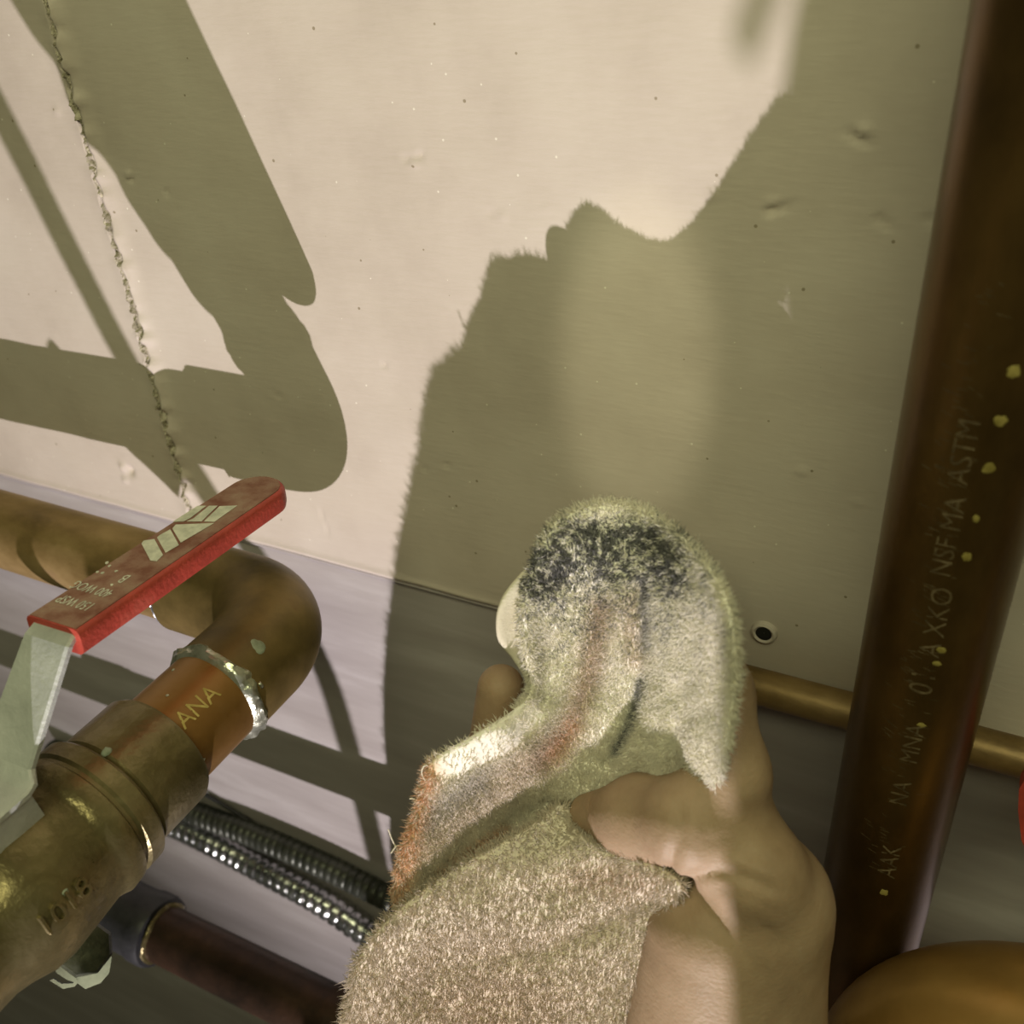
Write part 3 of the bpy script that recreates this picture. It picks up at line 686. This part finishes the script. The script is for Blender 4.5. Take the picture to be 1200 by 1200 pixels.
V, Q = surface_nets(hand, lo, st)
# relax a little
def relax(V, Q, it):
    e = np.concatenate([Q[:, [0, 1]], Q[:, [1, 2]], Q[:, [2, 3]], Q[:, [3, 0]]])
    n_ = np.zeros(len(V)); np.add.at(n_, e[:, 0], 1)
    for _ in range(it):
        s_ = np.zeros_like(V)
        for k in range(3): s_[:, k] = np.bincount(e[:, 0], V[e[:, 1], k], len(V))
        V = V + .5 * (s_ / np.maximum(n_, 1)[:, None] - V)
    return V
V = relax(V, Q, 2)
person = mesh_obj('person', V, Q, M['skin'])
tag(person, 'bare right hand reaching up from below, gripping a terry cloth with the thumb in front', 'person')
# thumb nail on the far upper side of the thumb tip
tn = J(694, 938, .2275); nd = J(690, 950, .2275) - J(806, 962, .2145); nd /= np.linalg.norm(nd); up = np.array([-.1, -.15, 1.]); up -= nd * np.dot(up, nd); up /= np.linalg.norm(up)
sd = np.cross(nd, up); V = []; F = []
for i in range(7):
    for k in range(7):
        s_, t_ = i / 6 * 2 - 1, k / 6 * 2 - 1
        V.append(J(714, 953, .2465) + nd * (s_ * .0050) + up * (.0066 - .0012 * (s_ + 1) - .0034 * t_ * t_) + sd * (t_ * .0054 * (1 - .12 * s_ * s_)))
F = [(i * 7 + k, i * 7 + k + 1, (i + 1) * 7 + k + 1, (i + 1) * 7 + k) for i in range(6) for k in range(6)]
nb = len(V); V = V + [p - up * .0006 for p in V]; F += [tuple(nb + x for x in q[::-1]) for q in F]
mesh_obj('thumb_nail', V, F, M['nail'], person)
# sleeve on the forearm below the frame
sl = spline([J(890, 1480, .255), (.045, .040, -.360), (.102, -.030, -.425), (.190, -.130, -.450), (.255, -.250, -.22), (.28, -.34, .02)], 40)
v, f = tube(sl, np.interp(np.arange(40), [0, 8, 22, 39], [.033, .042, .052, .066]) + .0015 * np.sin(np.arange(40) * 1.3), 40)
mesh_obj('sleeve', v, f, M['sleeve'], person)
# sleeve of the other arm, added out of view to shade the upper right wall
sl = spline([(.062, -.040, -.14), (.0665, -.060, -.23), (.0675, -.085, -.315), (.0705, -.1165, -.402), (.107, -.150, -.453), (.190, -.210, -.45), (.260, -.300, -.25), (.28, -.36, .0)], 44)
v, f = tube(sl, np.interp(np.arange(44), [0, 7, 24, 43], [.036, .054, .058, .068]) + .0012 * np.sin(np.arange(44) * 1.3), 40)
mesh_obj('sleeve', v, f, M['sleeve'], person)

# ------------------------------------------------------------------ terry cloth
def tps(ctrl):
    c = np.array(ctrl, float); X = c[:, :2] / 300.; n = len(c)
    K = lambda r: np.where(r > 1e-9, r * r * np.log(np.maximum(r, 1e-9)), 0)
    A = np.zeros((n + 3, n + 3)); A[:n, :n] = K(np.linalg.norm(X[:, None] - X[None], axis=-1)) + np.eye(n) * .002
    A[:n, n] = 1; A[:n, n + 1:] = X; A[n, :n] = 1; A[n + 1:, :n] = X.T
    w_ = np.linalg.solve(A, np.concatenate([c[:, 2], [0, 0, 0]]))
    def fn(p):
        q = np.asarray(p, float) / 300.; sh = q.shape[:-1]; q = q.reshape(-1, 2)
        return (K(np.linalg.norm(q[:, None] - X[None], axis=-1)) @ w_[:n] + w_[n] + q @ w_[n + 1:]).reshape(sh)
    return fn
def poly_sdf(p, poly):
    p = np.asarray(p, float); sh = p.shape[:-1]; p = p.reshape(-1, 2); poly = np.asarray(poly, float)
    d = np.full(len(p), 1e9); ins = np.zeros(len(p), bool)
    for a, b in zip(poly, np.roll(poly, -1, 0)):
        ab = b - a; t = np.clip((p - a) @ ab / (ab @ ab), 0, 1); d = np.minimum(d, np.linalg.norm(p - a - t[:, None] * ab, axis=1))
        c = ((a[1] > p[:, 1]) != (b[1] > p[:, 1])); ins ^= c & (p[:, 0] < (b[0] - a[0]) * (p[:, 1] - a[1]) / (b[1] - a[1] + 1e-12) + a[0])
    return np.where(ins, -d, d).reshape(sh)
def line_dist(p, poly):
    p = np.asarray(p, float); d = np.full(p.shape[:-1], 1e9)
    for a, b in zip(np.array(poly[:-1], float), np.array(poly[1:], float)):
        ab = b - a; t = np.clip(((p - a) @ ab) / (ab @ ab), 0, 1); d = np.minimum(d, np.linalg.norm(p - a - t[..., None] * ab, axis=-1))
    return d
def sheet(outline, mid, th_px, relief, step=3.2, edge=11.):
    """pillow-edged sheet in (px, py, depth) space; th in metres half thickness"""
    o = np.array(outline, float); lo2 = o.min(0) - 8; hi2 = o.max(0) + 8
    xs = np.arange(lo2[0], hi2[0], step); ys = np.arange(lo2[1], hi2[1], step); zs = np.arange(-th_px - 4 * .0006, th_px + 4 * .0006, .0006)
    XY = np.stack(np.meshgrid(xs, ys, indexing='ij'), -1); s2 = poly_sdf(XY, o) * .0002        # px -> about metres
    r = min(edge * .0002, th_px * .98)
    qx = (s2 + r)[..., None]; qz = (np.abs(zs) - (th_px - r))[None, None, :]
    val = np.minimum(np.maximum(qx, qz), 0) + np.hypot(np.maximum(qx, 0), np.maximum(qz, 0)) - r
    V, Q = surface_nets(val, np.array([xs[0], ys[0], zs[0]]), np.array([step, step, .0006]))
    P2 = V[:, :2]; front = np.clip(.5 - V[:, 2] / (2 * th_px), 0, 1)
    d = mid(P2) + V[:, 2] + relief(P2) * front
    W = (np.concatenate([P2 - 600., np.full((len(V), 1), FPX)], 1) @ ROT.T) * (d / FPX)[:, None]
    return W, Q, P2, V[:, 2]
pad_mid = tps([(710, 590, .2330), (745, 592, .2310), (650, 630, .2310), (600, 690, .2300), (590, 740, .2325), (690, 700, .2390), (760, 690, .2240), (815, 650, .2070), (850, 720, .1940), (862, 800, .2010), (845, 900, .2130),
               (780, 800, .2270), (760, 880, .2370), (700, 800, .2470), (680, 880, .2530), (620, 800, .2410), (600, 860, .2370), (560, 868, .2325), (510, 890, .2350), (480, 1000, .2450), (465, 1060, .2500), (600, 960, .2540), (690, 960, .2570), (800, 950, .2400), (560, 1060, .2560), (700, 1010, .2590)])
flap_mid = tps([(676, 958, .2525), (640, 955, .2500), (560, 1005, .2470), (470, 1060, .2450), (430, 1110, .2490), (408, 1160, .2550), (405, 1205, .2610), (600, 1060, .2500), (705, 988, .2430), (700, 1040, .2440), (755, 1010, .2320), (794, 1038, .2280), (765, 1120, .2400), (735, 1200, .2490),
                (600, 1200, .2640), (500, 1150, .2590), (378, 1299, .2880), (370, 1384, .3260), (384, 1464, .3620), (412, 1540, .3940), (527, 1380, .2880), (560, 1548, .3340), (580, 1648, .3690), (745, 1464, .2760), (860, 1650, .2900), (850, 1750, .3200), (930, 1650, .2800)])
pad_out = spline([(660, 602), (700, 590), (745, 592), (780, 611), (815, 643), (840, 675), (856, 712), (864, 770), (860, 830), (849, 890), (838, 922), (820, 960), (780, 990), (700, 1010), (600, 1050), (520, 1075), (466, 1062), (468, 1010), (490, 945), (502, 897),
                 (522, 880), (560, 858), (604, 830), (622, 806), (616, 778), (612, 750), (610, 715), (618, 680), (630, 645), (644, 618), (660, 602)], 150)[:-1]
flap_out = spline([(668, 946), (675, 968), (705, 990), (755, 1006), (799, 1034), (788, 1065), (768, 1110), (748, 1152), (735, 1200), (742, 1330), (790, 1480), (925, 1640), (930, 1750), (760, 1745), (580, 1650), (412, 1545), (384, 1464), (370, 1384), (378, 1299), (398, 1225), (406, 1180), (416, 1132), (440, 1094), (468, 1064), (520, 1026), (580, 990), (630, 962), (652, 944), (668, 946)], 140)[:-1]
hem_out = spline([(632, 650), (606, 676), (588, 700), (581, 725), (584, 752), (600, 772), (616, 800), (612, 826), (566, 856), (520, 882), (520, 905), (580, 900), (650, 860), (660, 780), (650, 700), (632, 650)], 90)[:-1]
valleys = [([(700, 690), (694, 740), (690, 800), (672, 850), (640, 890)], 13, .0018), ([(752, 690), (757, 740), (752, 800), (735, 855), (712, 892)], 10, .0024), ([(806, 805), (800, 850), (796, 900)], 12, .0013), ([(640, 760), (630, 830), (600, 890), (520, 950)], 12, .0012),
           ([(640, 940), (600, 965), (560, 995), (500, 1030)], 12, .0022)]
def pad_relief(p):
    r = 0
    for pl, w_, a in valleys: r = r + a * np.exp(-(line_dist(p, pl) / w_) ** 2)
    return r + .0006 * vnoise(p, 1 / 22., 12) - .0012 * np.exp(-(line_dist(p, [(722, 700), (724, 780), (705, 850)]) / 18) ** 2)
def flap_relief(p):
    return .0010 * vnoise(p, 1 / 40., 14) + .0018 * np.exp(-(line_dist(p, [(760, 1060), (700, 1085), (640, 1110), (560, 1120)]) / 16) ** 2) - .0022 * np.exp(-(line_dist(p, [(690, 985), (600, 1030), (500, 1090)]) / 30) ** 2)
cream = np.array([.97, .94, .83]); soot = np.array([.045, .05, .065]); pinkb = np.array([.66, .52, .40]); orange = np.array([.88, .56, .34]); beige = np.array([.74, .66, .54])
def mix(a, b, t): return a + (b - a) * t[:, None]
def pad_col(p, rnd):
    c = np.tile(cream, (len(p), 1))
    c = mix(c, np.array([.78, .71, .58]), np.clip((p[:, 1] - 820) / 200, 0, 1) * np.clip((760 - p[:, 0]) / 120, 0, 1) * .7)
    sm = .95 * np.exp(-(((p[:, 0] - 712) / 72) ** 2 + ((p[:, 1] - 640) / 40) ** 2)) + .75 * np.exp(-(line_dist(p, [(632, 690), (655, 655), (700, 640), (770, 650), (790, 675)]) / 26) ** 2) + .38 * np.exp(-(((p[:, 0] - 715) / 120) ** 2 + ((p[:, 1] - 690) / 75) ** 2))
    sm = np.clip(sm + .30 * vnoise(p, 1 / 12., 20) * (sm > .12), 0, 1) * np.clip((p[:, 1] - 588) / 26, .15, 1)
    cl2 = vnoise(p, 1 / 6., 25); hit = (rnd < sm * (.80 + .55 * cl2)).astype(float) * (.45 + .5 * np.clip(sm, 0, 1)) * (.65 + .35 * rng.random(len(p)))
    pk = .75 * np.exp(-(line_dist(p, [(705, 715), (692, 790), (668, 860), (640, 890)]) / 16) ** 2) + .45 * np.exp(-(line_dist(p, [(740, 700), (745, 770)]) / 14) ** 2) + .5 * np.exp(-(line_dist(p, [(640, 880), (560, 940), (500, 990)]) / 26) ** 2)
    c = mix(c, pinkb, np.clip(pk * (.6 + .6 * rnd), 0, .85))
    dk = .8 * np.exp(-(line_dist(p, [(752, 800), (738, 850), (722, 880)]) / 6) ** 2) + .5 * np.exp(-(line_dist(p, [(755, 700), (758, 760)]) / 7) ** 2) + .35 * np.exp(-(line_dist(p, [(560, 920), (500, 960)]) / 20) ** 2)  # dark tint in streaks along the fold valleys
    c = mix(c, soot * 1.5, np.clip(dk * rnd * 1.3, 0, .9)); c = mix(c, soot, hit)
    og = .85 * np.exp(-(line_dist(p, [(500, 905), (478, 975), (465, 1060)]) / 16) ** 2) + .9 * np.exp(-(line_dist(p, [(590, 975), (560, 995), (520, 1025)]) / 9) ** 2) + .45 * np.exp(-(line_dist(p, [(668, 850), (650, 880)]) / 12) ** 2)
    return mix(c, orange, np.clip(og * rnd * 1.5, 0, .85))
def flap_col(p, rnd):  # hanging fold tinted browner than the wiping fold
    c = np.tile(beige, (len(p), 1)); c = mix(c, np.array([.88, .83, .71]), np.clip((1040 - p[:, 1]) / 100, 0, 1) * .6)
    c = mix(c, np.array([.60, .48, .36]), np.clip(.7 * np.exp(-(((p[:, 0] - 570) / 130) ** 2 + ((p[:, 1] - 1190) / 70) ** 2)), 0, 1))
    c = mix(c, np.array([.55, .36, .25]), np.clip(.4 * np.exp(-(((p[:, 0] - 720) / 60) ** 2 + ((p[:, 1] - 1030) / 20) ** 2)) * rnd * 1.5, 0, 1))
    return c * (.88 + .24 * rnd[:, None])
cloth = tag(empty('terry_cloth', atd(600, 1400, .27)), 'white terry cleaning cloth, soot blackened at the top, held in the hand', 'cloth')
def tufts(W, Q, P2, dd, n, length, rad, colf, mask=None, lean=None, outline=None):
    """n small bent cones rooted on the surface"""
    a, b, c = W[Q[:, 0]], W[Q[:, 1]], W[Q[:, 2]]; nr = np.cross(b - a, W[Q[:, 3]] - a)
    ar_ = np.linalg.norm(nr, axis=1); nr = nr / np.maximum(ar_, 1e-12)[:, None]
    w_ = ar_ * (dd[Q].mean(1) < .0008) + ar_ * .25 * (dd[Q].mean(1) >= .0008)
    if mask is not None: w_ = w_ * mask(P2[Q].mean(1))
    pk = rng.choice(len(Q), n, p=w_ / w_.sum()); u = rng.random((n, 1)); t = rng.random((n, 1))
    def bil(A): A = A[Q[pk]]; return (A[:, 0] * (1 - u) + A[:, 1] * u) * (1 - t) + (A[:, 3] * (1 - u) + A[:, 2] * u) * t
    root = bil(W); p2 = bil(P2); N = nr[pk]
    sgn = np.sign(np.einsum('ij,ij->i', nr, W[Q[:, 0]] * 0 - W[Q[:, 0]]))      # keep mesh orientation
    cl_ = np.stack([vnoise(p2, 1 / 9., s) for s in (31, 32, 33)], -1)
    D = N + .55 * cl_ + .38 * rng.normal(size=(n, 3)) + (np.array([0, 0, -.25]) if lean is None else lean)
    D /= np.linalg.norm(D, axis=1)[:, None]
    L_ = length * (.6 + .7 * rng.random((n, 1)))
    if outline is not None: L_ = L_ * (1 + (.45 + .75 * rng.random(n)) * np.exp(-(poly_sdf(p2, outline) / 11) ** 2))[:, None]
    sidev = np.cross(D, rng.normal(size=(n, 3))); sidev /= np.linalg.norm(sidev, axis=1)[:, None]; s2 = np.cross(D, sidev)
    r = rad * (.7 + .6 * rng.random((n, 1)))
    base = root - D * .0004
    midp = root + D * L_ * .55; bend = (sidev * .5 + .4 * rng.normal(size=(n, 3))) * L_ * .35
    tip = root + D * L_ + bend
    VV = []
    for k in range(3):
        a_ = 2 * math.pi * k / 3; VV.append(base + (sidev * math.cos(a_) + s2 * math.sin(a_)) * r)
    for k in range(3):
        a_ = 2 * math.pi * k / 3; VV.append(midp + (sidev * math.cos(a_) + s2 * math.sin(a_)) * r * .8)
    VV.append(tip); VV = np.stack(VV, 1)
    off = (np.arange(n) * 7)[:, None]
    T = [(0, 1, 4), (0, 4, 3), (1, 2, 5), (1, 5, 4), (2, 0, 3), (2, 3, 5), (3, 4, 6), (4, 5, 6), (5, 3, 6)]
    F_ = np.concatenate([off + np.array(t_)[None] for t_ in T])
    cc_ = colf(p2, rng.random(n)); cc_ = np.repeat(cc_[:, None], 7, 1)
    return VV.reshape(-1, 3), F_, cc_.reshape(-1, 3)
def half(p): return np.full(len(p), .5)
W, Q, P2, dd = sheet(pad_out, pad_mid, .0026, pad_relief)
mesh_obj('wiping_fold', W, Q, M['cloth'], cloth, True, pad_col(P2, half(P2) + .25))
def pad_mask(p):
    keep = np.ones(len(p)); keep *= np.where(poly_sdf(p, [(500, 900), (530, 870), (620, 822), (640, 840), (600, 880), (520, 915)]) < 0, .12, 1)
    return keep
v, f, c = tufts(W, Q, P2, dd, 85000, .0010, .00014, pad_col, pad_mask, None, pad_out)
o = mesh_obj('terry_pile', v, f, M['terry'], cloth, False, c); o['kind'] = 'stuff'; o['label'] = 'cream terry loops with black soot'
W, Q, P2, dd = sheet(flap_out, flap_mid, .0026, flap_relief)
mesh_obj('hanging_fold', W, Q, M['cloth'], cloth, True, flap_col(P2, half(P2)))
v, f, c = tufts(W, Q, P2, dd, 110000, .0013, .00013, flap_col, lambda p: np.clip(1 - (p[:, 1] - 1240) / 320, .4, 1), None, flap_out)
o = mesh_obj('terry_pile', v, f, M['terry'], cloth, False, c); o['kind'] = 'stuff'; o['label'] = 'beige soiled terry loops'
W, Q, P2, dd = sheet(hem_out, lambda p: pad_mid(p) + .0030, .0016, lambda p: 0 * p[..., 0], 3.2, 8.)
o = mesh_obj('hem', W, Q, M['hem'], cloth); o['label'] = 'smooth cream hem'
# stray threads on the orange edge
th = MB()
for pts in ([(500, 918, .236), (494, 905, .234), (499, 896, .233), (505, 902, .236)], [(492, 940, .240), (484, 936, .239), (480, 936, .239)], [(468, 1000, .246), (460, 985, .245), (455, 972, .244)], [(470, 990, .246), (464, 992, .245), (458, 1000, .245)]):
    th.add(*tube(spline([atd(*p) for p in pts], 10), .00018, 6))
o = th.obj('loose_thread', M['hem'], cloth); o['kind'] = 'stuff'

for o in bpy.data.objects:
    if '_b' in o: del o['_b']
